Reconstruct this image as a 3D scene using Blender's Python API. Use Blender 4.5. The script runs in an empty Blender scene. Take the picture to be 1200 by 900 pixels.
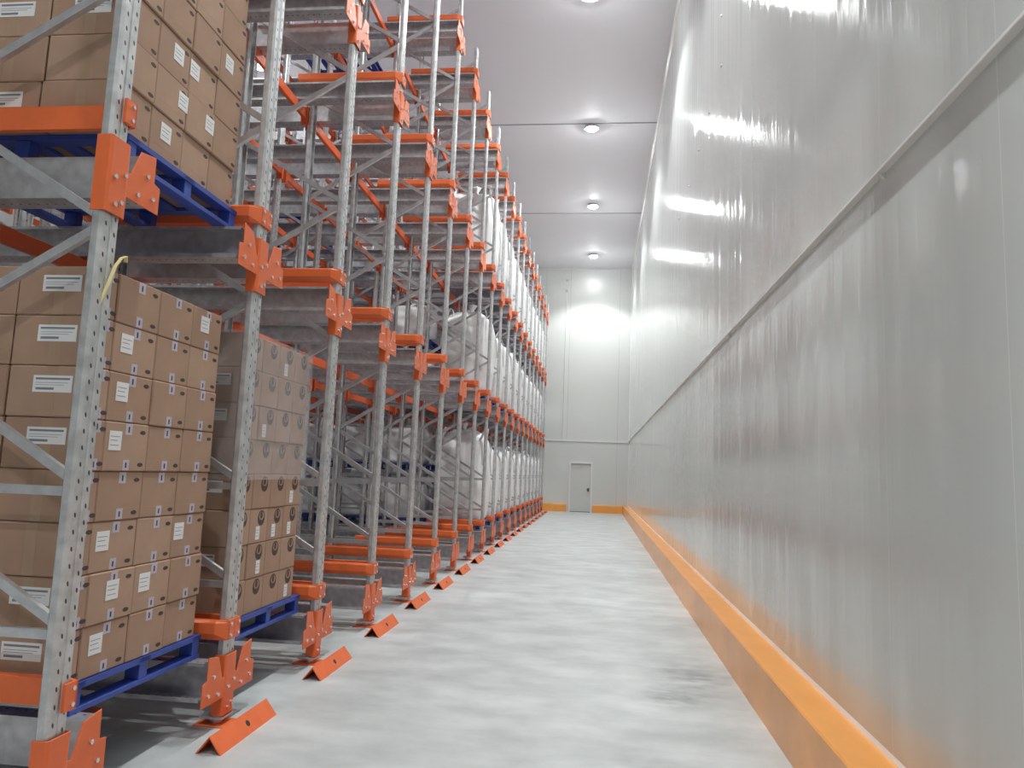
import bpy, bmesh, math, random
from mathutils import Vector, Matrix
random.seed(7)
scene = bpy.context.scene
COL = scene.collection

# ------------------------------------------------------------------ materials
def new_mat(name):
    m = bpy.data.materials.new(name); m.use_nodes = True
    nt = m.node_tree; b = nt.nodes['Principled BSDF']
    return m, nt, b
def N(nt, t, **kw):
    n = nt.nodes.new(t)
    for k, v in kw.items(): setattr(n, k, v)
    return n
def plain(name, col, rough=.5, metal=0., var=.0, scale=8., bump=0., spec=.5, coord='Object'):
    m, nt, b = new_mat(name)
    b.inputs['Base Color'].default_value = (*col, 1); b.inputs['Roughness'].default_value = rough
    b.inputs['Metallic'].default_value = metal; b.inputs['Specular IOR Level'].default_value = spec
    if var or bump:
        tc = N(nt, 'ShaderNodeTexCoord'); no = N(nt, 'ShaderNodeTexNoise'); no.inputs['Scale'].default_value = scale
        no.inputs['Detail'].default_value = 4
        nt.links.new(tc.outputs[coord], no.inputs['Vector'])
        if var:
            r = N(nt, 'ShaderNodeValToRGB')
            r.color_ramp.elements[0].position = .3; r.color_ramp.elements[1].position = .7
            r.color_ramp.elements[0].color = (*[c*(1-var) for c in col], 1); r.color_ramp.elements[1].color = (*[min(1, c*(1+var)) for c in col], 1)
            nt.links.new(no.outputs['Fac'], r.inputs['Fac']); nt.links.new(r.outputs['Color'], b.inputs['Base Color'])
        if bump:
            bp = N(nt, 'ShaderNodeBump'); bp.inputs['Strength'].default_value = bump; bp.inputs['Distance'].default_value = .02
            nt.links.new(no.outputs['Fac'], bp.inputs['Height']); nt.links.new(bp.outputs['Normal'], b.inputs['Normal'])
    return m
def math_node(nt, op, a, b=None, c=None):
    n = N(nt, 'ShaderNodeMath', operation=op)
    for i, v in enumerate((a, b, c)):
        if v is None: continue
        if isinstance(v, (int, float)): n.inputs[i].default_value = v
        else: nt.links.new(v, n.inputs[i])
    return n.outputs[0]
def punched(name, col, axis, pitch, cols, rad, rough=.42, metal=.7, normal_axis=None):
    """galvanised sheet with rows of small punched holes: dots repeat every pitch along axis, at the offsets cols of the across axis"""
    m, nt, b = new_mat(name)
    tc = N(nt, 'ShaderNodeTexCoord'); sx = N(nt, 'ShaderNodeSeparateXYZ'); nt.links.new(tc.outputs['Object'], sx.inputs[0])
    al = sx.outputs['XYZ'.index(axis)]
    hole = None
    for (ca, off, shift) in cols:
        ac = sx.outputs['XYZ'.index(ca)]
        f = math_node(nt, 'FRACT', math_node(nt, 'ADD', math_node(nt, 'DIVIDE', al, pitch), 100.0 + shift))
        da = math_node(nt, 'MULTIPLY', math_node(nt, 'SUBTRACT', f, .5), pitch)
        da = math_node(nt, 'DIVIDE', da, 1.9 if axis == 'Z' else 1.2)
        dc = math_node(nt, 'SUBTRACT', ac, off)
        dc = math_node(nt, 'ADD', dc, math_node(nt, 'MULTIPLY', da, .35 if axis == 'Z' else 0.))
        d = math_node(nt, 'SQRT', math_node(nt, 'ADD', math_node(nt, 'MULTIPLY', da, da), math_node(nt, 'MULTIPLY', dc, dc)))
        h = math_node(nt, 'LESS_THAN', d, rad)
        hole = h if hole is None else math_node(nt, 'MAXIMUM', hole, h)
    no = N(nt, 'ShaderNodeTexNoise'); no.inputs['Scale'].default_value = 14; no.inputs['Detail'].default_value = 5
    nt.links.new(tc.outputs['Object'], no.inputs['Vector'])
    r = N(nt, 'ShaderNodeValToRGB'); r.color_ramp.elements[0].position = .35; r.color_ramp.elements[1].position = .65
    r.color_ramp.elements[0].color = (*[c*.84 for c in col], 1); r.color_ramp.elements[1].color = (*[c*1.12 for c in col], 1)
    nt.links.new(no.outputs['Fac'], r.inputs['Fac'])
    mx = N(nt, 'ShaderNodeMix', data_type='RGBA'); nt.links.new(hole, mx.inputs['Factor'])
    nt.links.new(r.outputs['Color'], mx.inputs['A']); mx.inputs['B'].default_value = (.03, .028, .03, 1)
    nt.links.new(mx.outputs['Result'], b.inputs['Base Color'])
    b.inputs['Roughness'].default_value = rough
    nt.links.new(math_node(nt, 'MULTIPLY', math_node(nt, 'SUBTRACT', 1., hole), metal), b.inputs['Metallic'])
    return m

GALV = plain('galvanised steel', (.60, .60, .62), .36, .75, .12, 14)
POSTM = punched('punched galvanised post', (.60, .60, .61), 'Z', .075, [('Y', -.032, 0.), ('Y', .032, .5)], .0062)
RAILM = punched('punched galvanised rail', (.56, .55, .57), 'X', .05, [('Y', .085, 0.), ('Y', -.085, 0.)], .0065)
ORANGE = plain('orange powder coat', (.78, .15, .04), .42, 0, .06, 10)
ORANGE_B = plain('orange beam paint', (.78, .13, .035), .4, 0, .05, 6)
BLUE = plain('blue pallet steel', (.035, .075, .36), .45, 0, .12, 9)
CARD = plain('brown corrugated cardboard', (.395, .25, .178), .75, 0, .07, 5, .05, .25)
CARD2 = plain('light brown corrugated cardboard', (.435, .283, .205), .75, 0, .07, 5, .05, .25)
TAPE = plain('packing tape', (.40, .265, .175), .28)
PRINT = plain('dark carton print', (.07, .045, .04), .7)
LILAC = plain('pale tape sticker', (.50, .46, .55), .4)
INK = plain('label ink', (.22, .22, .25), .6)
PAPER = plain('white label paper', (.80, .79, .80), .5)
BAG = plain('white woven bag fabric', (.88, .87, .87), .42, 0, .04, 6, .25, .5)
YELLOW = plain('yellow strap', (.75, .62, .30), .5)
WHITE = plain('white painted metal', (.74, .74, .73), .35)
DOORM = plain('grey white door skin', (.60, .60, .585), .35)
STEEL = plain('bolt steel', (.75, .75, .77), .25, .9)
DARK = plain('black rubber', (.02, .02, .02), .5)
FOOTM = plain('grout grey', (.30, .29, .29), .8)

def emit(name, col, s):
    m, nt, b = new_mat(name)
    b.inputs['Base Color'].default_value = (.8, .8, .8, 1)
    b.inputs['Emission Color'].default_value = (*col, 1); b.inputs['Emission Strength'].default_value = s
    return m
LAMP = emit('lit lamp lens', (.96, 1., .995), 430)

def wall_mat():
    m, nt, b = new_mat('white glossy cold room panel')
    tc = N(nt, 'ShaderNodeTexCoord'); sx = N(nt, 'ShaderNodeSeparateXYZ'); nt.links.new(tc.outputs['Object'], sx.inputs[0])
    # panel joints every 1.15 m (a narrow groove)
    f = math_node(nt, 'FRACT', math_node(nt, 'DIVIDE', math_node(nt, 'SUBTRACT', sx.outputs[1], 2.8-.575-1.15*20), 1.15))
    d = math_node(nt, 'ABSOLUTE', math_node(nt, 'SUBTRACT', f, .5))
    joint = math_node(nt, 'LESS_THAN', d, .0022)
    b.inputs['Base Color'].default_value = (.615, .64, .625, 1)
    mx = N(nt, 'ShaderNodeMix', data_type='RGBA'); nt.links.new(joint, mx.inputs['Factor'])
    mx.inputs['A'].default_value = (.615, .64, .625, 1); mx.inputs['B'].default_value = (.74, .74, .72, 1)
    nt.links.new(mx.outputs['Result'], b.inputs['Base Color'])
    b.inputs['Roughness'].default_value = .11
    b.inputs['Specular IOR Level'].default_value = .17
    b.inputs['Anisotropic'].default_value = .92
    b.inputs['Anisotropic Rotation'].default_value = .25
    tg = N(nt, 'ShaderNodeTangent', direction_type='RADIAL', axis='Z'); nt.links.new(tg.outputs[0], b.inputs['Tangent'])
    # faint vertical ribs and unevenness of the sheet
    mp = N(nt, 'ShaderNodeMapping'); nt.links.new(tc.outputs['Object'], mp.inputs['Vector']); mp.inputs['Scale'].default_value = (1, 2.2, .05)
    no = N(nt, 'ShaderNodeTexNoise'); no.inputs['Scale'].default_value = 1.6; no.inputs['Detail'].default_value = 4; nt.links.new(mp.outputs[0], no.inputs['Vector'])
    bp = N(nt, 'ShaderNodeBump'); bp.inputs['Strength'].default_value = .35; bp.inputs['Distance'].default_value = .03
    nt.links.new(no.outputs['Fac'], bp.inputs['Height']); nt.links.new(bp.outputs['Normal'], b.inputs['Normal'])
    return m
def ceiling_mat():
    m, nt, b = new_mat('white ceiling panel')
    tc = N(nt, 'ShaderNodeTexCoord'); sx = N(nt, 'ShaderNodeSeparateXYZ'); nt.links.new(tc.outputs['Object'], sx.inputs[0])
    b.inputs['Base Color'].default_value = (.86, .86, .91, 1); b.inputs['Roughness'].default_value = .6
    mp = N(nt, 'ShaderNodeMapping'); nt.links.new(tc.outputs['Object'], mp.inputs['Vector']); mp.inputs['Scale'].default_value = (1.2, .1, 1)
    no = N(nt, 'ShaderNodeTexNoise'); no.inputs['Scale'].default_value = 1.5; nt.links.new(mp.outputs[0], no.inputs['Vector'])
    bp = N(nt, 'ShaderNodeBump'); bp.inputs['Strength'].default_value = .12; bp.inputs['Distance'].default_value = .03
    nt.links.new(no.outputs['Fac'], bp.inputs['Height']); nt.links.new(bp.outputs['Normal'], b.inputs['Normal'])
    return m
def floor_mat():
    m, nt, b = new_mat('pale burnished concrete')
    tc = N(nt, 'ShaderNodeTexCoord')
    n1 = N(nt, 'ShaderNodeTexNoise'); n1.inputs['Scale'].default_value = 1.5; n1.inputs['Detail'].default_value = 7; n1.inputs['Roughness'].default_value = .6
    mp = N(nt, 'ShaderNodeMapping'); mp.inputs['Scale'].default_value = (1, 1.6, 1)
    nt.links.new(tc.outputs['Object'], mp.inputs['Vector']); nt.links.new(mp.outputs[0], n1.inputs['Vector'])
    r = N(nt, 'ShaderNodeValToRGB'); r.color_ramp.elements[0].position = .3; r.color_ramp.elements[1].position = .72
    r.color_ramp.elements[0].color = (.41, .43, .43, 1); r.color_ramp.elements[1].color = (.64, .655, .655, 1)
    nt.links.new(n1.outputs['Fac'], r.inputs['Fac'])
    col = r.outputs['Color']
    # worn tyre smudges
    sx = N(nt, 'ShaderNodeSeparateXYZ'); nt.links.new(tc.outputs['Object'], sx.inputs[0])
    n2 = N(nt, 'ShaderNodeTexNoise'); n2.inputs['Scale'].default_value = 5; n2.inputs['Detail'].default_value = 5; nt.links.new(mp.outputs[0], n2.inputs['Vector'])
    for (cx, cy, rx, ry) in ((.84, 6.65, .42, .75), (.62, 6.0, .38, .38), (-.3, 9.6, .5, .5), (.2, 4.6, .35, .3)):
        dx = math_node(nt, 'DIVIDE', math_node(nt, 'SUBTRACT', sx.outputs[0], cx), rx)
        dy = math_node(nt, 'DIVIDE', math_node(nt, 'SUBTRACT', sx.outputs[1], cy), ry)
        d = math_node(nt, 'SQRT', math_node(nt, 'ADD', math_node(nt, 'MULTIPLY', dx, dx), math_node(nt, 'MULTIPLY', dy, dy)))
        k = N_clamp(nt, math_node(nt, 'SUBTRACT', 1., d))
        k = N_clamp(nt, math_node(nt, 'MULTIPLY', k, math_node(nt, 'MULTIPLY', math_node(nt, 'SUBTRACT', n2.outputs['Fac'], .34), 4.2 if cx > .5 else 1.5)))
        mx = N(nt, 'ShaderNodeMix', data_type='RGBA'); nt.links.new(math_node(nt, 'MULTIPLY', k, .65), mx.inputs['Factor'])
        nt.links.new(col, mx.inputs['A']); mx.inputs['B'].default_value = (.16, .17, .17, 1); col = mx.outputs['Result']
    nt.links.new(col, b.inputs['Base Color'])
    b.inputs['Roughness'].default_value = .42
    return m
def N_clamp(nt, v):
    n = N(nt, 'ShaderNodeClamp'); nt.links.new(v, n.inputs[0]); return n.outputs[0]
WALL, CEIL, FLOOR = wall_mat(), ceiling_mat(), floor_mat()
KERB = plain('orange kerb paint', (.88, .37, .08), .27, 0, .05, 3)
SEAL = plain('white sealant', (.85, .84, .82), .4)
BACKW = plain('white wall panel', (.63, .64, .625), .3, 0, .0, 3)
m, nt, b = new_mat('clear stretch film')
b.inputs['Base Color'].default_value = (.75, .75, .78, 1); b.inputs['Roughness'].default_value = .22; b.inputs['Alpha'].default_value = .26
tc = N(nt, 'ShaderNodeTexCoord'); no = N(nt, 'ShaderNodeTexNoise'); no.inputs['Scale'].default_value = 9; no.inputs['Detail'].default_value = 5
nt.links.new(tc.outputs['Object'], no.inputs['Vector']); bp = N(nt, 'ShaderNodeBump'); bp.inputs['Strength'].default_value = .9; bp.inputs['Distance'].default_value = .05
nt.links.new(no.outputs['Fac'], bp.inputs['Height']); nt.links.new(bp.outputs['Normal'], b.inputs['Normal'])
FILM = m

# ------------------------------------------------------------------ mesh helpers
class MB:
    def __init__(self): self.v = []; self.f = []; self.m = []
    def add(self, vs, fs, mi=0):
        o = len(self.v); self.v += [tuple(p) for p in vs]; self.f += [tuple(i+o for i in f) for f in fs]; self.m += [mi]*len(fs); return self
    def box(self, x0, x1, y0, y1, z0, z1, mi=0):
        return self.add([(x, y, z) for z in (z0, z1) for (x, y) in ((x0, y0), (x1, y0), (x1, y1), (x0, y1))],
                 [(3, 2, 1, 0), (4, 5, 6, 7), (0, 1, 5, 4), (1, 2, 6, 5), (2, 3, 7, 6), (3, 0, 4, 7)], mi)
    def prism(self, pts, axis, a, b, mi=0):
        """extrude a closed polygon pts along an axis; pts are the other two coords in xyz order, counter-clockwise or not"""
        def mk(p, t):
            return {'x': (t, p[0], p[1]), 'y': (p[0], t, p[1]), 'z': (p[0], p[1], t)}[axis]
        n = len(pts)
        return self.add([mk(p, a) for p in pts]+[mk(p, b) for p in pts],
                 [tuple(range(n))[::-1], tuple(range(n, 2*n))]+[(i, (i+1) % n, n+(i+1) % n, n+i) for i in range(n)], mi)
    def tube(self, p, q, r, n=10, mi=0, r2=None):
        p, q = Vector(p), Vector(q); d = (q-p).normalized(); u = d.orthogonal().normalized(); w = d.cross(u)
        r2 = r if r2 is None else r2
        vs = [p+(u*math.cos(2*math.pi*i/n)+w*math.sin(2*math.pi*i/n))*r for i in range(n)]+[q+(u*math.cos(2*math.pi*i/n)+w*math.sin(2*math.pi*i/n))*r2 for i in range(n)]
        return self.add(vs, [tuple(range(n))[::-1], tuple(range(n, 2*n))]+[(i, (i+1) % n, n+(i+1) % n, n+i) for i in range(n)], mi)
    def disc(self, c, r, nrm, n=14, ry=None, t=.0012, mi=0, rot=0):
        """thin printed disc, facing +x or -y"""
        vs = []
        ry = ry or r
        for k in range(2):
            for i in range(n):
                a = 2*math.pi*i/n; u, w = r*math.cos(a), ry*math.sin(a); u, w = u*math.cos(rot)-w*math.sin(rot), u*math.sin(rot)+w*math.cos(rot)
                vs.append((c[0]+k*t, c[1]+u, c[2]+w) if nrm == 'x' else (c[0]+u, c[1]-k*t, c[2]+w))
        return self.add(vs, [tuple(range(n))[::-1], tuple(range(n, 2*n))]+[(i, (i+1) % n, n+(i+1) % n, n+i) for i in range(n)], mi)
    def sweep(self, pts, w, t, side, mi=0):
        """flat strap through pts: width w along side vector, thickness t"""
        side = Vector(side).normalized(); P = [Vector(p) for p in pts]; vs = []
        for i, p in enumerate(P):
            d = (P[min(i+1, len(P)-1)]-P[max(i-1, 0)]).normalized(); nn = d.cross(side).normalized()
            vs += [p+side*w/2+nn*t/2, p-side*w/2+nn*t/2, p-side*w/2-nn*t/2, p+side*w/2-nn*t/2]
        fs = [(3, 2, 1, 0), tuple(4*(len(P)-1)+k for k in range(4))]
        for i in range(len(P)-1):
            for k in range(4): fs.append((4*i+k, 4*i+(k+1) % 4, 4*i+4+(k+1) % 4, 4*i+4+k))
        return self.add(vs, fs, mi)
    def mesh(self, name, mats, smooth=False, bevel=0, seg=1):
        me = bpy.data.meshes.new(name); me.from_pydata(self.v, [], self.f)
        for mm in (mats if isinstance(mats, (list, tuple)) else [mats]): me.materials.append(mm)
        me.polygons.foreach_set('material_index', self.m)
        bm = bmesh.new(); bm.from_mesh(me); bmesh.ops.recalc_face_normals(bm, faces=bm.faces)
        if bevel: bmesh.ops.bevel(bm, geom=bm.edges[:], offset=bevel, segments=seg, affect='EDGES', clamp_overlap=True)
        bm.to_mesh(me); bm.free()
        if smooth: me.polygons.foreach_set('use_smooth', [True]*len(me.polygons))
        me.update(); return me
def obj(name, me, parent=None, loc=(0, 0, 0), rot=(0, 0, 0), **props):
    o = bpy.data.objects.new(name, me); COL.objects.link(o); o.location = loc; o.rotation_euler = rot
    if parent: o.parent = parent
    for k, v in props.items(): o[k] = v
    return o
def empty(name, loc=(0, 0, 0), **props):
    o = bpy.data.objects.new(name, None); COL.objects.link(o); o.location = loc; o.empty_display_size = .2
    for k, v in props.items(): o[k] = v
    return o
def children(o, reg={}):
    return [c for c in KIDS.get(o.name, [])]
KIDS = {}
_obj = obj
def obj(name, me, parent=None, loc=(0, 0, 0), rot=(0, 0, 0), **props):
    o = _obj(name, me, parent, loc, rot, **props)
    if parent: KIDS.setdefault(parent.name, []).append(o)
    return o
def copy_tree(o, parent=None, skip=()):
    c = o.copy(); COL.objects.link(c)
    if parent: c.parent = parent; KIDS.setdefault(parent.name, []).append(c)
    for ch in children(o):
        if ch.name.split('.')[0] in skip: continue
        copy_tree(ch, c, skip)
    return c
def struct(name, me, parent=None, loc=(0, 0, 0), **kw):
    return obj(name, me, parent, loc, kind='structure', **kw)
ORD = 'first second third fourth fifth sixth seventh eighth ninth tenth eleventh twelfth thirteenth fourteenth fifteenth sixteenth seventeenth eighteenth nineteenth twentieth'.split()

# ------------------------------------------------------------------ dimensions (metres)
XW, YB, ZC = 1.45, 34.2, 11.3           # right wall, far wall, ceiling
XL, YF = -16., -7.
Y0, PY, NF = 3.16, 1.55, 20             # first upright, pitch, count along the aisle
XF, XFB, PX, NK = -2.365, -3.32, 2.1, 4 # front post, back post of the first frame, pitch into the rack, rows
LEV = (0., 2.725, 5.45, 8.175); PH = 9.23
LNAME = ('floor level', 'second level', 'third level', 'top level')

# ------------------------------------------------------------------ room
struct('floor', MB().box(XL-.3, XW+.3, YF-.3, YB+.3, -.3, 0).mesh('floor', FLOOR))
struct('ceiling', MB().box(XL-.3, XW+.3, YF-.3, YB+.3, ZC, ZC+.3).mesh('ceiling', CEIL))
struct('wall_right', MB().box(XW, XW+.2, YF-.2, YB+.2, 0, ZC).mesh('wall_right', WALL))
struct('wall_left', MB().box(XL-.2, XL, YF-.2, YB+.2, 0, ZC).mesh('wall_left', BACKW))
struct('wall_front', MB().box(XL, XW, YF-.2, YF, 0, ZC).mesh('wall_front', BACKW))
DX0, DX1, DZ = -1.17, -.25, 2.19        # door opening
wb = MB(); wb.box(XL, DX0, YB, YB+.2, 0, ZC); wb.box(DX1, XW, YB, YB+.2, 0, ZC); wb.box(DX0, DX1, YB, YB+.2, DZ, ZC)
struct('wall_back', wb.mesh('wall_back', BACKW))
door = struct('door_1', MB().box(DX0+.012, DX1-.012, YB+.03, YB+.08, .02, DZ-.012).mesh('door_1', DOORM, bevel=.004), label='grey white flush door in the far end wall')
fr = MB(); fr.box(DX0-.07, DX0+.01, YB-.035, YB+.03, 0, DZ+.07); fr.box(DX1-.01, DX1+.07, YB-.035, YB+.03, 0, DZ+.07); fr.box(DX0-.07, DX1+.07, YB-.036, YB+.031, DZ-.01, DZ+.08)
obj('door_frame', fr.mesh('door_frame', WHITE), door)
hd = MB(); hd.box(DX1-.16, DX1-.06, YB+.018, YB+.031, .93, 1.08); hd.tube((DX1-.11, YB+.02, 1.02), (DX1-.11, YB-.03, 1.02), .012); hd.box(DX1-.20, DX1-.10, YB-.035, YB-.018, 1.01, 1.03)
obj('door_handle', hd.mesh('door_handle', plain('dark door hardware', (.12, .12, .12), .4)), door, label='dark grey door handle')
obj('threshold', MB().box(DX0, DX1, YB+.0, YB+.12, 0, .018).mesh('threshold', DARK), door)
# kerbs
kp = [(1.185, 0), (1.18, .362), (1.19, .372), (XW, .345), (XW, 0)]
struct('trim_1', MB().prism(kp, 'y', YF, YB).mesh('kerb', KERB), label='orange painted concrete kerb along the right wall')
kb = [(YB-.16, 0), (YB-.16, .32), (YB-.15, .33), (YB, .33), (YB, 0)]
struct('trim_2', MB().prism(kb, 'x', -.15, 1.19).mesh('kerb', KERB), label='short orange kerb right of the door')
struct('trim_3', MB().prism(kb, 'x', XL, DX0-.16).mesh('kerb', KERB), label='orange kerb left of the door')
struct('trim_4', MB().prism([(XW-.012, .342), (XW-.001, .372), (XW, .342)], 'y', YF, YB).mesh('sealant', SEAL), label='white sealant bead where the kerb meets the wall')
# rail strip on the right and far walls
struct('trim_5', MB().prism([(XW-.036, 3.268), (XW-.038, 3.272), (XW-.038, 3.286), (XW-.034, 3.290), (XW, 3.290), (XW, 3.268)], 'y', YF, YB).mesh('wall_strip', WHITE), label='white strip running the length of the right wall')
struct('trim_6', MB().box(XL, XW, YB-.03, YB, 3.18, 3.23).mesh('wall_strip', WHITE), label='white strip across the far wall above the door')
cb = MB()
for y in (2.52, 3.9, 8.4, 12.9, 17.4, 21.9): cb.prism([(XW, 3.235), (XW-.022, 3.26), (XW-.022, 3.268), (XW, 3.268)], 'y', y-.012, y+.012)
struct('trim_7', cb.mesh('strip_cleats', WHITE))
# ceiling joints
for i, y in enumerate((5.4, 12.5, 19.6, 26.7)):
    struct('trim_%d' % (8+i), MB().box(XL, XW, y-.02, y+.02, ZC-.012, ZC).mesh('ceiling_joint', plain('joint sealant grey %d' % i, (.30, .30, .31), .6)))
struct('trim_12', MB().prism([(XW-.05, ZC), (XW, ZC), (XW, ZC-.05)], 'y', YF, YB).mesh('cove', WHITE))
struct('trim_13', MB().prism([(YB-.05, ZC), (YB, ZC), (YB, ZC-.05)], 'x', XL, XW).mesh('cove', WHITE))
struct('trim_14', MB().prism([(XW-.04, YB), (XW, YB), (XW, YB-.04)], 'z', .33, ZC).mesh('cove', WHITE))
jm = MB()
for x in (-2.55, -1.40, .9): jm.box(x-.006, x+.006, YB-.004, YB, 3.23 if x == -1.40 else .34, ZC)
struct('trim_15', jm.mesh('panel_joints', plain('panel joint grey', (.42, .42, .42), .5)))
# small dome fastener caps high on the right wall
fc = MB()
for (y, z) in ((9.1, 7.55), (9.08, 6.86), (10.1, 6.75), (11.2, 6.7), (12.4, 6.6), (14.0, 6.6), (16.2, 6.5)): fc.tube((XW, y, z), (XW-.02, y, z), .022, 10, r2=.012)
struct('trim_16', fc.mesh('fastener_caps', WHITE))
# conduit with two boxes on far wall
cd = empty('conduit', (-1.58, YB-.03, 3.3), label='thin vertical conduit with two small boxes on the far wall', category='conduit')
obj('pipe', MB().tube((0, .01, 0), (0, .01, 6.9), .014, 10).mesh('pipe', WHITE), cd)
obj('junction_box', MB().box(-.06, .06, -.05, .03, 6.88, 7.02).mesh('jbox', GALV, bevel=.006), cd)
obj('junction_box', MB().box(-.05, .05, -.04, .03, 7.42, 7.52).mesh('jbox', GALV, bevel=.006), cd)

# ------------------------------------------------------------------ ceiling lamps
def make_lamp():
    t = empty('ceiling_light', (0, 0, 0))
    h = MB(); h.tube((0, 0, -.09), (0, 0, -.03), .20, 24, r2=.17); h.tube((0, 0, -.03), (0, 0, 0), .07, 16)
    obj('housing', h.mesh('housing', WHITE), t)
    l = MB(); n = 24; prof = [(.135, -.088), (.132, -.105), (.11, -.124), (.07, -.134), (0.02, -.138)]
    vs = []; fs = []
    for r, z in prof: vs += [(r*math.cos(2*math.pi*i/n), r*math.sin(2*math.pi*i/n), z) for i in range(n)]
    for k in range(len(prof)-1): fs += [(k*n+i, k*n+(i+1) % n, (k+1)*n+(i+1) % n, (k+1)*n+i) for i in range(n)]
    fs.append(tuple((len(prof)-1)*n+i for i in range(n))); fs.append(tuple(range(n))[::-1])
    l.add(vs, fs); obj('lens', l.mesh('lens', LAMP, smooth=True), t)
    return t
lamp0 = make_lamp(); first = True
spot = bpy.data.lights.new('lamp_light', 'SPOT'); spot.energy = 1050; spot.spot_size = math.radians(120); spot.spot_blend = .35; spot.shadow_soft_size = .11; spot.color = (.96, 1., .995)
AY = [-5.2, 1.9, 7.9, 13.95, 19.75, 25.8, 31.9]; li = 0
for ri, (x, nm) in enumerate(((-.36, 'over the aisle'), (-8.35, 'over the middle of the racking'))):
    for i, y in enumerate(AY if ri == 0 else [3.2, 9.8, 16.2, 22.5, 29.0]):
        t = lamp0 if first else copy_tree(lamp0); first = False
        t.location = (x, y, ZC-.0)
        lo = bpy.data.objects.new('lamp_light', spot); COL.objects.link(lo); lo.parent = t; lo.location = (0, 0, -.16)
        k = len(AY)-i if ri == 0 else 5-i
        t['label'] = ('round lit high bay lamp %s, ' % nm) + ('nearest the far wall' if k == 1 else '%s from the far wall' % ORD[k-1])
        t['category'] = 'ceiling light'; t['group'] = 'high bay lamps ' + nm

# ------------------------------------------------------------------ upright frames
def post_mesh():
    o = [(.055, -.052), (.055, -.013), (.049, -.008), (.049, .008), (.055, .013), (.055, .052), (.042, .067), (.010, .067), (-.004, .052), (-.004, .044),
         (.004, .044), (.016, .058), (.036, .058), (.045, .046), (.045, -.046), (.036, -.058), (.016, -.058), (.004, -.044), (-.004, -.044), (-.004, -.052), (.010, -.067), (.042, -.067)]
    return MB().prism(o, 'z', .06, PH).mesh('post', POSTM)
PM = post_mesh()
def bar_mesh(p, q, w=.042, d=.03):
    """open channel brace between two x-z points, lying in the frame's plane"""
    p, q = Vector((p[0], 0, p[1])), Vector((q[0], 0, q[1])); L = (q-p).length; t = (q-p).normalized(); n = Vector((-t.z, 0, t.x)); s = Vector((0, 1, 0))
    prof = [(-w/2, -d/2), (w/2, -d/2), (w/2, d/2), (w/2-.006, d/2), (w/2-.006, -d/2+.004), (-w/2+.006, -d/2+.004), (-w/2+.006, d/2), (-w/2, d/2)]
    vs = [p+n*a+s*b for a, b in prof]+[q+n*a+s*b for a, b in prof]; k = len(prof)
    return MB().add(vs, [tuple(range(k))[::-1], tuple(range(k, 2*k))]+[(i, (i+1) % k, k+(i+1) % k, k+i) for i in range(k)]).mesh('brace', GALV)
fx, bx_ = XF+.012, XFB-.012
nodes = [(fx, 1.51)]
z = 1.51; side = 0
braces = [((fx, .18), (bx_, .18)), ((fx, .86), (bx_, .86)), ((fx, 1.49), (bx_, 1.49)), ((fx, .90), (bx_, 1.47))]
zz = [1.52]+[2.13+.625*i for i in range(12)]
for i in range(12):
    a = (fx if i % 2 == 0 else bx_, zz[i]+.02); b = (bx_ if i % 2 == 0 else fx, zz[i+1]-.02)
    braces.append((a, b))
BM = [bar_mesh((a[0]-XF, a[1]), (b[0]-XF, b[1])) for a, b in braces]
# bracket plate (y-z outline, relative to the post centre) ; wraps the front of the post
def bracket_mesh(wings=(1, -1)):
    m_ = MB(); x0, x1 = .062, .068
    right = [(.058, .18), (.335, .18), (.335, .322), (.284, .332), (.282, .468), (.158, .446), (.092, .305), (.058, .305)]
    for w_ in wings: m_.prism([(w_*y, z_) for y, z_ in right], 'x', x0, x1)
    # channel wrapping the post
    m_.prism([(.066, -.074), (.073, -.060), (.073, .060), (.066, .074), (-.006, .074), (-.006, .069), (.062, .069), (.064, .056), (.064, -.056), (.062, -.069), (-.006, -.069), (-.006, -.074)], 'z', .065, .435)
    return m_.mesh('bracket', ORANGE, bevel=.002)
BRK = bracket_mesh(); BRKR = bracket_mesh((1,)); BRKL = bracket_mesh((-1,))
BOLT = MB().tube((.068, 0, 0), (.080, 0, 0), .012, 6).mesh('bolt', STEEL)
SMALLB = MB().box(.057, .064, -.068, .068, .12, .36).box(-.02, .064, -.075, -.066, .12, .36).box(-.02, .064, .066, .075, .12, .36).mesh('connector', ORANGE)
bp_ = MB(); bp_.box(-.11, .12, -.09, .09, 0, .008)
FOOTPL = bp_.mesh('foot_plate', ORANGE, bevel=.002)
ft = MB(); ft.box(-.075, .075, -.075, .075, .045, .06); ft.tube((0, 0, .006), (0, 0, .048), .035, 12)
FOOTG = ft.mesh('foot', GALV)
def make_frame(front, bolts, brk=None):
    t = empty('upright_frame', (XF, Y0, 0))
    for x in (0, XFB-XF):
        p = obj('post', PM, t, (x, 0, 0), (0, 0, 0 if x == 0 else math.pi))
        obj('base_plate', FOOTPL, t, (x, 0, 0)); obj('foot', FOOTG, t, (x, 0, 0))
    for bmesh_ in BM: obj('brace', bmesh_, t)
    if front:
        for L in LEV:
            k = obj('rail_bracket', brk or BRK, t, (0, 0, L), label='orange bracket plate with upturned wings')
            if bolts:
                for (y, z_) in ((-.035, .24), (.035, .27), (-.02, .11), (.022, .13), (.215, .34), (-.215, .34), (.15, .22), (.27, .24), (-.15, .22), (-.27, .24)):
                    if brk and y < -.1: continue
                    b_ = obj('bolt', BOLT, k, (.007 if abs(y) < .1 else 0, y, z_))
    return t
f_first = make_frame(True, True, BRKR); f_last = make_frame(True, False, BRKL); f_bolt = make_frame(True, True); f_front = make_frame(True, False); f_back = make_frame(False, False)
used = set()
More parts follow.
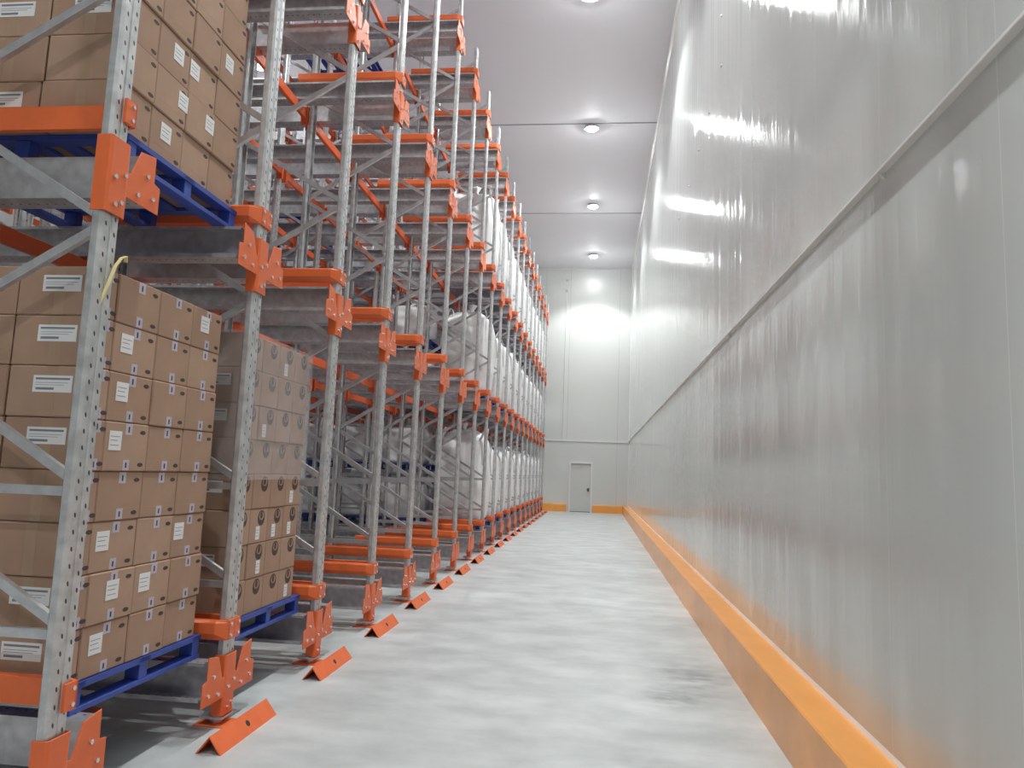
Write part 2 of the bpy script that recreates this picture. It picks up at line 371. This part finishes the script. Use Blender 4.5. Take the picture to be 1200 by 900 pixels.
for k in range(NK):
    for i in range(NF):
        src = (f_first if i == 0 else f_last if i == NF-1 else f_bolt if i < 6 else f_front) if k == 0 else f_back
        t = src if src.name not in used else copy_tree(src); used.add(src.name)
        t.location = (XF-PX*k, Y0+PY*i, 0)
        t['category'] = 'rack frame'
        if k == 0: t['label'] = 'galvanised upright frame on the aisle edge, %s' % ('nearest the camera' if i == 0 else 'the %s from the camera' % ORD[i])
        else: t['label'] = 'galvanised upright frame %s row in from the aisle, %s from the camera' % (ORD[k], ORD[i])
        t['group'] = 'upright frames along the aisle' if k == 0 else 'upright frames inside the racking'

# column guards on the floor in front of the uprights
def guard():
    t = empty('column_guard', (-2.145, Y0, 0))
    a = .078; h = .098; th = .007
    m_ = MB(); m_.prism([(-a, 0), (0, h), (a, 0), (a-th*1.6, 0), (0, h-th*1.5), (-a+th*1.6, 0)], 'y', -.50, .24)
    obj('folded_plate', m_.mesh('guard', ORANGE), t)
    s = Vector((a, 0, -h)).normalized(); n_ = Vector((h, 0, a)).normalized()
    c = Vector((a*.5, -.10, h*.5))
    mh = MB(); mh.tube(c-n_*.001, c+n_*.0015, .020, 14); obj('bolt_hole', mh.mesh('hole', DARK), t, label='dark round bolt hole')
    mb = MB(); mb.tube((0.0, -.10, .0), (0.0, -.10, .03), .014, 6); obj('anchor_bolt', mb.mesh('anchor', STEEL), t)
    return t
g0 = guard()
for i in range(NF):
    t = g0 if i == 0 else copy_tree(g0)
    t.location = (-2.145, Y0+PY*i-.0, 0); t['category'] = 'column guard'; t['group'] = 'orange column guards on the aisle floor'
    t['label'] = 'orange folded floor guard before the %s upright from the camera' % ORD[i]

# ------------------------------------------------------------------ shuttle rails with entry guides
XR0, XR1 = -2.318, XF-PX*(NK-1)-1.1
def rail_mesh(s):
    p = [(.055, .150), (.055, .158), (.185, .430), (.185, .437), (.300, .437), (.300, .418), (.293, .418), (.293, .430), (.192, .430), (.192, .228), (.330, .228), (.330, .245), (.337, .245), (.337, .218), (.185, .218), (.185, .30), (.06, .150)]
    p = [(.185, .437), (.300, .437), (.300, .418), (.295, .418), (.295, .431), (.191, .431), (.191, .226), (.335, .226), (.335, .246), (.340, .246), (.340, .220), (.185, .220)]
    q = [(s*(y-.185), z_) for y, z_ in p]
    return MB().prism(q, 'x', XR1, XR0).mesh('rail', RAILM)
RM = {s: rail_mesh(s) for s in (-1, 1)}
def guide_mesh(s, nose=True):
    m_ = MB()
    # bevelled box section hugging the post side
    sec = [(.069, .53), (.069, .65), (.112, .65), (.128, .636), (.128, .572), (.100, .53)]
    m_.prism([(s*(y-.185), z_) for y, z_ in sec], 'x', -3.50, -2.36 if nose else -2.425)
    if not nose: return m_.mesh('guide', ORANGE)
    # slanted nose and front plate over the post
    n = len(sec); A = [(-2.36, s*(y-.185), z_) for y, z_ in sec]
    B = [(-2.290, s*((.069 if y < .09 else .080)-.185), z_) for y, z_ in sec]
    m_.add(A+B, [tuple(range(n)), tuple(range(n, 2*n))]+[(i, (i+1) % n, n+(i+1) % n, n+i) for i in range(n)])
    m_.box(-2.3065, -2.290, min(s*(.002-.185), s*(.080-.185)), max(s*(.002-.185), s*(.080-.185)), .53, .65)
    return m_.mesh('guide', ORANGE)
GM = {s: guide_mesh(s) for s in (-1, 1)}; GM0 = guide_mesh(-1, False)
BOLT2 = MB().tube((-2.29, 0, 0), (-2.282, 0, 0), .011, 6).mesh('bolt', STEEL)
for i in range(NF):
    for s in (-1, 1):
        if (i == NF-1 and s == 1) or (i == 0 and s == -1): continue
        for li, L in enumerate(LEV):
            y = Y0+PY*i+s*.185
            t = obj('pallet_rail', RM[s], None, (0, y, L), category='pallet rail', group='galvanised pallet rails of the racking')
            t['label'] = 'galvanised pallet rail, %s, on the %s side of the %s aisle upright' % (LNAME[li], 'near' if s < 0 else 'far', ORD[i])
            g = obj('entry_guide', GM0 if i == 0 and s < 0 else GM[s], t, (0, 0, 0), label='orange pallet entry guide')
            if i < 5 and not (i == 0 and s < 0):
                for z_ in (.555, .625): obj('bolt', BOLT2, g, (0, s*(.05-.185), z_))

# ------------------------------------------------------------------ cross beams running along the rack
def beam_mesh():
    m_ = MB(); h = .10
    m_.box(-.022, .022, -PY/2+.075, PY/2-.075, .04, .14)
    return m_.mesh('beam', ORANGE_B, bevel=.004)
BEAM = beam_mesh()
EP = MB().box(-.05, .034, -.006, .006, -.02, .19).box(.028, .034, -.03, .03, -.02, .19).mesh('end_plate', ORANGE_B)
lines = []
for k in range(NK):
    if k: lines.append(XF-PX*k+.085)
    lines.append(XFB-PX*k-.085)
lines_ind, lines_far = lines[:4], lines[4:]
proto = None
far = MB()
for bi, x in enumerate(lines):
    for li, L in enumerate(LEV[1:]):
        for i in range(NF-1):
            y = Y0+PY*(i+.5); z0 = L+.075
            if bi < 4:
                if proto is None:
                    proto = obj('cross_beam', BEAM); obj('end_plate', EP, proto, (0, -PY/2+.069, 0)); obj('end_plate', EP, proto, (0, PY/2-.069, 0)); t = proto
                else: t = copy_tree(proto)
                t.location = (x, y, z0); t['category'] = 'beam'; t['group'] = 'orange cross beams inside the racking'
                t['label'] = 'orange cross beam, %s, %s bay from camera, %s line in from aisle' % (LNAME[li+1], ORD[i], ORD[bi])
            else:
                far.box(x-.022, x+.022, y-PY/2+.075, y+PY/2-.075, z0+.04, z0+.14)
o = obj('cross_beams', far.mesh('beams', ORANGE_B), kind='stuff', label='remaining orange cross beams deep inside the racking', category='beams')

# ------------------------------------------------------------------ pallets
def make_pallet():
    t = empty('pallet', (0, 0, 0)); W, D = .575, .60    # half width in y, half depth in x; z from 0 to .14
    d = MB(); d.box(-D, D, -W, -W+.09, .115, .14); d.box(-D, D, W-.09, W, .115, .14); d.box(-D, D, -.05, .05, .115, .14)
    for j in range(7):
        x = -D+.05+j*(2*D-.1)/6; d.box(x-.045, x+.045, -W+.09, W-.09, .118, .1385)
    for sx in (-D, D-.03): d.box(sx, sx+.03, -W, W, .112, .1405)
    obj('deck', d.mesh('deck', BLUE), t)
    for x in (-D+.06, 0, D-.012-.05): obj('runner', MB().box(x-.045 if x < .1 else x-.03, x+.045 if x < .1 else x+.06, -W, W, 0, .026).mesh('runner', BLUE, bevel=.002), t)
    for x in (-D+.06, 0, D-.05):
        for y in (-W+.04, 0, W-.04): obj('block', BLK, t, (x, y, 0))
    return t
BLK = MB().box(-.042, .042, -.036, .036, .026, .1125).mesh('block', BLUE, bevel=.002)
PAL = make_pallet(); pal_used = [False]
def pallet(x, y, z, label, group):
    t = copy_tree(PAL) if pal_used[0] else PAL; pal_used[0] = True
    t.location = (x, y, z); t['label'] = label; t['category'] = 'pallet'; t['group'] = group; return t
def lane_y(n): return Y0+PY*(n+.5)+.02
ZR = .4375
pallet(-3.02, lane_y(0)+.005, ZR, 'blue pallet under the nearest lower carton stack', 'blue pallets carrying cartons')
pallet(-3.02, lane_y(0)+.005, ZR+LEV[1], 'blue pallet raised on the second level under the upper carton stack', 'blue pallets carrying cartons')
pallet(-3.02, lane_y(1)+.02, ZR, 'blue pallet under the farther carton stack with film wrap', 'blue pallets carrying cartons')

# ------------------------------------------------------------------ cartons
cache = {}
def carton_mesh(dx, dy, dz, style, card):
    key = (round(dx, 3), round(dy, 3), round(dz, 3), style, card)
    if key in cache: return cache[key]
    m_ = MB(); g = .0025
    m_.box(-dx+g, -g, g, dy-g, g*.4, dz-g*.6)
    me = m_.mesh('carton', [CARD if card == 0 else CARD2, PRINT, LILAC, TAPE], bevel=.006)
    e = MB(); X = -g
    if style in 'AC':
        for z_ in (.035, dz-.045): e.disc((X, dy*.85, z_), .024, 'x', 12, .011, mi=1)
        if style == 'A':
          e.box(X, X+.0008, dy*.52-.028, dy*.52+.028, dz-.062, dz-.006, 2); e.box(X, X+.0008, dy*.52-.026, dy*.52+.026, .006, .060, 2)
        if style == 'A': e.box(X+.0008, X+.0014, dy*.52-.006, dy*.52+.006, dz-.050, dz-.020, 1); e.box(X+.0008, X+.0014, dy*.52-.006, dy*.52+.006, .018, .045, 1)
        e.box(X, X+.0004, .01, dy-.01, dz*.24, dz*.245, 3)
    elif style == 'B':
        c = (X, dy*.62, dz*.72)
        e.disc(c, .056, 'x', 20, mi=1); e.disc((X+.001, c[1], c[2]+.014), .038, 'x', 16, .030, mi=0)
        e.disc((X+.002, c[1]-.004, c[2]+.018), .020, 'x', 12, .026, mi=1)
    e.box(-dx*.55, -dx*.42, -g*-1-.0006, g+.0002, dz*.02, dz*.98, 3)
    bm = bmesh.new(); bm.from_mesh(me)
    tmp = bpy.data.meshes.new('t'); tmp.from_pydata(e.v, [], e.f); tmp.polygons.foreach_set('material_index', e.m)
    bm.from_mesh(tmp)
    bm.to_mesh(me); bm.free(); cache[key] = me
    return me
def label_mesh(w, h, face):
    m_ = MB()
    if face == 'y':   # faces the camera, -y
        m_.box(0, w, -.0012, 0, 0, h); m_.box(w*.06, w*.94, -.0018, -.0012, h*.74, h*.86, 1); m_.box(w*.08, w*.55, -.0018, -.0012, h*.14, h*.28, 1)
        m_.box(w*.06, w*.9, -.0018, -.0012, h*.55, h*.575, 1); m_.box(w*.06, w*.8, -.0018, -.0012, h*.42, h*.445, 1)
    else:
        m_.box(0, .0012, 0, w, 0, h); m_.box(.0012, .0018, w*.1, w*.85, h*.7, h*.73, 1); m_.box(.0012, .0018, w*.1, w*.7, h*.5, h*.53, 1); m_.box(.0012, .0018, w*.1, w*.8, h*.25, h*.28, 1)
    return m_.mesh('label', [PAPER, INK])
LBY = label_mesh(.205, .082, 'y'); LBX = label_mesh(.098, .098, 'x'); LBXS = label_mesh(.062, .095, 'x')
def stack(name, xf, ys, z0, dz, rows, style, side_cols, side_w, labels, side_labels, cat_pos):
    for r in range(rows):
        jx = random.uniform(-.012, .004); jy = random.uniform(-.006, .006)
        for c in range(len(ys)-1):
            dy = ys[c+1]-ys[c]; card = random.choice((0, 0, 1))
            t = obj('carton', carton_mesh(side_w, dy, dz, style, card), None, (xf+jx+random.uniform(-.004, .004), ys[c]+jy, z0+r*dz))
            t['category'] = 'carton'; t['group'] = 'cartons of the '+name
            t['label'] = 'brown carton, %s, row %s from bottom, column %s along the aisle face' % (cat_pos, ORD[r], ORD[c])
            if (r, c) in labels:
                f = labels[(r, c)]
                obj('shipping_label', LBXS if style == 'B' else LBX, t, (-.0015, dy*f-.03, dz*(.10 if style == 'B' else .42)), label='white square label')
            if c == 0 and (r, 0) in side_labels: obj('shipping_label', LBY, t, (-.305+random.uniform(-.01, .01), .0022, dz*.48), label='wide white label with print')
        for c in range(side_cols):
            t = obj('carton', carton_mesh(side_w-.02, .40, dz, 'plain', random.choice((0, 0, 1))), None, (xf+jx-side_w-.008-c*(side_w-.018), ys[0]+jy+random.uniform(0, .01), z0+r*dz))
            t['category'] = 'carton'; t['group'] = 'cartons of the '+name
            t['label'] = 'brown carton, %s, row %s from bottom, %s behind the aisle corner' % (cat_pos, ORD[r], ORD[c])
            if (r, c+1) in side_labels: obj('shipping_label', LBY, t, (-.30+random.uniform(-.01, .01), .0022, dz*.45), label='wide white label with print')
zt = ZR+.141
stack('nearest lower stack', -2.425, [3.300, 3.435, 3.80, 4.14, 4.485], zt, .2505, 8, 'A', 2, .44,
      {(7, 3): .35, (6, 1): .25, (4, 1): .18, (2, 1): .2, (2, 3): .15, (5, 1): .25, (1, 2): .22, (1, 1): .45, (0, 1): .25}, {(7, 0), (6, 0), (5, 0), (4, 0), (1, 0), (0, 0), (6, 1), (3, 1)}, 'near lower stack')
stack('upper stack', -2.425, [3.300, 3.57, 3.88, 4.18, 4.49], zt+LEV[1], .2505, 8, 'C', 2, .44,
      {(2, 1): .55, (2, 2): .1, (1, 1): .8, (1, 2): .75, (0, 1): .4, (4, 1): .4, (5, 2): .5, (3, 3): .3, (5, 0): .6}, {(0, 1), (2, 1), (2, 0), (4, 0)}, 'upper stack')
stack('farther lower stack', -2.43, [4.86, 5.13, 5.42, 5.70, 5.985], zt, .247, 8, 'B', 2, .44,
      {(2, 1): .45, (2, 2): .4, (2, 3): .4, (1, 1): .6, (7, 2): .4, (3, 3): .4, (5, 1): .3, (0, 3): .5}, {(6, 0), (5, 0), (3, 0), (4, 1), (1, 0)}, 'farther lower stack')
# stretch film round the upper half of the farther stack
fm = MB(); x0, x1, y0, y1 = -3.68, -2.412, 4.838, 6.008
n = 60; ring = []
def rr(t):
    P = [(x1, y0), (x1, y1), (x0, y1), (x0, y0)]; k = int(t*4) % 4; u = t*4-int(t*4); a, b_ = P[k], P[(k+1) % 4]
    return a[0]+(b_[0]-a[0])*u, a[1]+(b_[1]-a[1])*u
nz = 16; vs = []
for j in range(nz+1):
    for i in range(n):
        x, y = rr(i/n); w = random.uniform(0, .006)
        vs.append((x+(w if x > -3 else -w), y, zt+.247*3.85+(.247*4.2)*j/nz))
fs = [(j*n+i, j*n+(i+1) % n, (j+1)*n+(i+1) % n, (j+1)*n+i) for j in range(nz) for i in range(n)]
fm.add(vs, fs)
obj('stretch_wrap', fm.mesh('film', FILM, smooth=True), label='clear stretch film round the upper half of the farther carton stack', category='stretch wrap')
# yellow strap tied on the first post
ym = MB(); ym.sweep([(-2.318, 3.150, 2.36), (-2.300, 3.175, 2.46), (-2.296, 3.205, 2.55), (-2.29, 3.235, 2.60), (-2.285, 3.26, 2.615), (-2.29, 3.27, 2.59)], .016, .006, (1, .2, 0))
obj('strap', ym.mesh('strap', YELLOW), label='pale yellow strap end hooked on the nearest aisle post', category='strap')

# ------------------------------------------------------------------ bulk bags
def bag_mesh(h, seed, hw=.53):
    rnd = random.Random(seed); n = 48; m_ = 22; vs = []; ph = [rnd.uniform(0, 6.28) for _ in range(8)]
    prof = []
    for j in range(m_+1):
        t = j/m_; z_ = h*t
        if t < .06: s = .86+.14*(t/.06)**.5
        elif t < .84: s = 1.0+.055*math.sin(math.pi*(t-.06)/.78)
        else:
            u = (t-.84)/.16; s = 1.0-.80*u**1.6
        prof.append((s, z_ if t < .84 else h*.84+(h*.16)*math.sin((t-.84)/.16*math.pi/2)))
    for j, (s, z_) in enumerate(prof):
        t = j/m_
        for i in range(n):
            a = 2*math.pi*i/n; ca, sa = math.cos(a), math.sin(a); p = 4.2
            r = hw/((abs(ca)**p+abs(sa)**p)**(1/p))
            w = .015*math.sin(9*a+ph[0]+5*t)+.011*math.sin(17*a+ph[1]-9*t)+.012*math.sin(5*a+ph[6])*math.sin(9*t+ph[7])+.007*math.sin(23*t+ph[2]+3*a)+.006*math.sin(41*a+ph[5])*(1 if t > .6 else .4)
            if t > .8: w += .018*math.sin(13*a+ph[3])*(1-abs(t-.92)/.12)
            r = r*s+w*(1 if t > .03 else 0); vs.append((r*ca, r*sa, z_+(.018*math.sin(7*a+ph[4])+.03*math.sin(2*a+ph[6]))*(t > .7)))
    fs = [(j*n+i, j*n+(i+1) % n, (j+1)*n+(i+1) % n, (j+1)*n+i) for j in range(m_) for i in range(n)]
    fs.append(tuple(range(n))[::-1]); fs.append(tuple(m_*n+i for i in range(n)))
    return MB().add(vs, fs).mesh('bag', BAG, smooth=True)
def loop_mesh(sx, sy, h, seed):
    rnd = random.Random(seed); c = .44; lean = rnd.uniform(-.08, .10); hh = rnd.uniform(.17, .26)
    if True:
        p0 = Vector((sx*c, sy*(c-.16), h*.80)); p1 = Vector((sx*(c+.02), sy*(c), h*.80))
        pts = [Vector((sx*(c+.075), sy*(c-.15), h*.62)), Vector((sx*(c+.02), sy*(c-.15), h*.86))]
        for k in range(7):
            a = math.pi*k/6; pts.append(Vector((sx*(c-.03+lean*math.sin(a)), sy*(c-.075-.075*math.cos(a)), h*.90+hh*math.sin(a))))
        pts += [Vector((sx*(c+.02), sy*c, h*.86)), Vector((sx*(c+.055), sy*(c+.01), h*.62))]
    return MB().sweep(pts, .045, .006, (sx*.8, .5*sy, .15)).mesh('loop', BAG, smooth=False)
def spout_mesh(h, seed):
    rnd = random.Random(seed); n = 16; vs = []; prof = [(.19, -.06), (.12, .0), (.07, .05), (.045, .09), (.08, .14), (.10, .19)]
    dx, dy = rnd.uniform(-.08, .08), rnd.uniform(-.08, .08)
    for j, (r, z_) in enumerate(prof):
        for i in range(n):
            a = 2*math.pi*i/n; q = r*(1+.22*math.sin(5*a+seed)); vs.append((dx*j/5+q*math.cos(a), dy*j/5+q*math.sin(a), h+z_))
    fs = [(j*n+i, j*n+(i+1) % n, (j+1)*n+(i+1) % n, (j+1)*n+i) for j in range(len(prof)-1) for i in range(n)]+[tuple((len(prof)-1)*n+i for i in range(n)), tuple(range(n))[::-1]]
    return MB().add(vs, fs).mesh('spout', BAG, smooth=True)
def make_bag(h, seed):
    t = empty('bulk_bag', (0, 0, 0))
    obj('bag_body', bag_mesh(h, seed), t)
    for sx in (-1, 1):
        for sy in (-1, 1): obj('lifting_loop', loop_mesh(sx, sy, h, seed*7+sx*2+sy), t)
    obj('filling_spout', spout_mesh(h*.985, seed), t)
    return t
TALL = [make_bag(1.72, s) for s in (3, 11, 19)]; SHORT = [make_bag(.84, s) for s in (5, 23)]
bused = set()
def bag(src, x, y, z_, label, group, rz=0):
    t = src if src.name not in bused else copy_tree(src); bused.add(src.name)
    t.location = (x, y, z_); t.rotation_euler = (0, 0, rz); t['label'] = label; t['category'] = 'bulk bag'; t['group'] = group
    return t
cnt = 0
for li in range(3):
    for n_ in range(8, 19):
        z_ = ZR+LEV[li]; y = lane_y(n_)-.02; nm = ORD[n_-8]
        pallet(-3.02, y, z_, 'blue pallet, %s, in the %s bag lane from the near end' % (LNAME[li], nm), 'blue pallets carrying bulk bags')
        b_ = bag(TALL[cnt % 3], -2.93, y, z_+.141, 'full white bulk bag, %s, aisle position of %s bag lane' % (LNAME[li], nm), 'white bulk bags facing the aisle', (cnt*1.5708) % 6.2832)
        b_.scale = (1, 1, (1.13, 1.1, 1.13)[li] if n_ == 8 else (1., 1.03, 1.12)[li]*random.uniform(.96, 1.03)); cnt += 1
for j, x in enumerate((-4.28, -5.54, -6.80, -8.06)):
    y = lane_y(8)-.02
    for tier in range(2):
        z_ = ZR+tier*1.16
        if tier: z_ += .02
        pallet(x, y, z_, 'blue pallet, %s tier, %s pallet deep behind first bag lane, floor level' % (('lower', 'upper')[tier], ORD[j+1]), 'blue pallets deep in the racking')
        bag(SHORT[(j+tier) % 2], x, y, z_+.141, 'short white bulk bag, %s tier, %s deep in first bag lane, floor level' % (('lower', 'upper')[tier], ORD[j+1]), 'bulk bags deep in the racking', 1.5708*j)
for j, x in enumerate((-4.28, -5.54)):
    for tier in range(2-j):
        z_ = ZR+LEV[1]+tier*1.18
        pallet(x, lane_y(8)-.02, z_, 'blue pallet, %s tier, %s deep in first bag lane, second level' % (('lower', 'upper')[tier], ORD[j+1]), 'blue pallets deep in the racking')
        bag(SHORT[(j+tier) % 2], x, lane_y(8)-.02, z_+.141, 'short white bulk bag, %s tier, %s deep in first bag lane, second level' % (('lower', 'upper')[tier], ORD[j+1]), 'bulk bags deep in the racking', .3)
for (ln, x, li) in ((6, -5.9, 2), (7, -5.9, 2), (8, -5.5, 2), (5, -4.6, 3), (7, -4.6, 3), (7, -6.3, 1), (5, -5.9, 2)):
    pallet(x, lane_y(ln), ZR+LEV[li], 'empty blue pallet, %s, in %s bay from the camera' % (LNAME[li], ORD[ln]), 'empty blue pallets inside the racking')

# ------------------------------------------------------------------ camera
f, yaw, pitch, roll = 870.8, math.radians(6.698), math.radians(6.80), math.radians(2.203)
fwd = Vector((-math.sin(yaw)*math.cos(pitch), math.cos(yaw)*math.cos(pitch), math.sin(pitch)))
right = Vector((math.cos(yaw), math.sin(yaw), 0)); up = right.cross(fwd)
r2 = right*math.cos(roll)+up*math.sin(roll); u2 = -right*math.sin(roll)+up*math.cos(roll)
cam = bpy.data.cameras.new('camera'); co = bpy.data.objects.new('camera', cam); COL.objects.link(co)
co.matrix_world = Matrix(((r2.x, u2.x, -fwd.x, 0), (r2.y, u2.y, -fwd.y, 0), (r2.z, u2.z, -fwd.z, 1.65), (0, 0, 0, 1)))
cam.sensor_width = 36; cam.lens = f/1200*36; cam.clip_start = .05; cam.clip_end = 200
scene.camera = co

w = bpy.data.worlds.new('world'); scene.world = w; w.use_nodes = True
w.node_tree.nodes['Background'].inputs[0].default_value = (.8, .82, .85, 1); w.node_tree.nodes['Background'].inputs[1].default_value = .0
scene.view_settings.view_transform = 'Standard'; scene.view_settings.look = 'None'; scene.view_settings.gamma = 1; scene.view_settings.use_curve_mapping = False
scene.view_settings.exposure = -0.04
scene.cycles.max_bounces = 8; scene.cycles.diffuse_bounces = 5; scene.cycles.glossy_bounces = 4
scene.cycles.use_denoising = True
scene.cycles.sample_clamp_indirect = 6
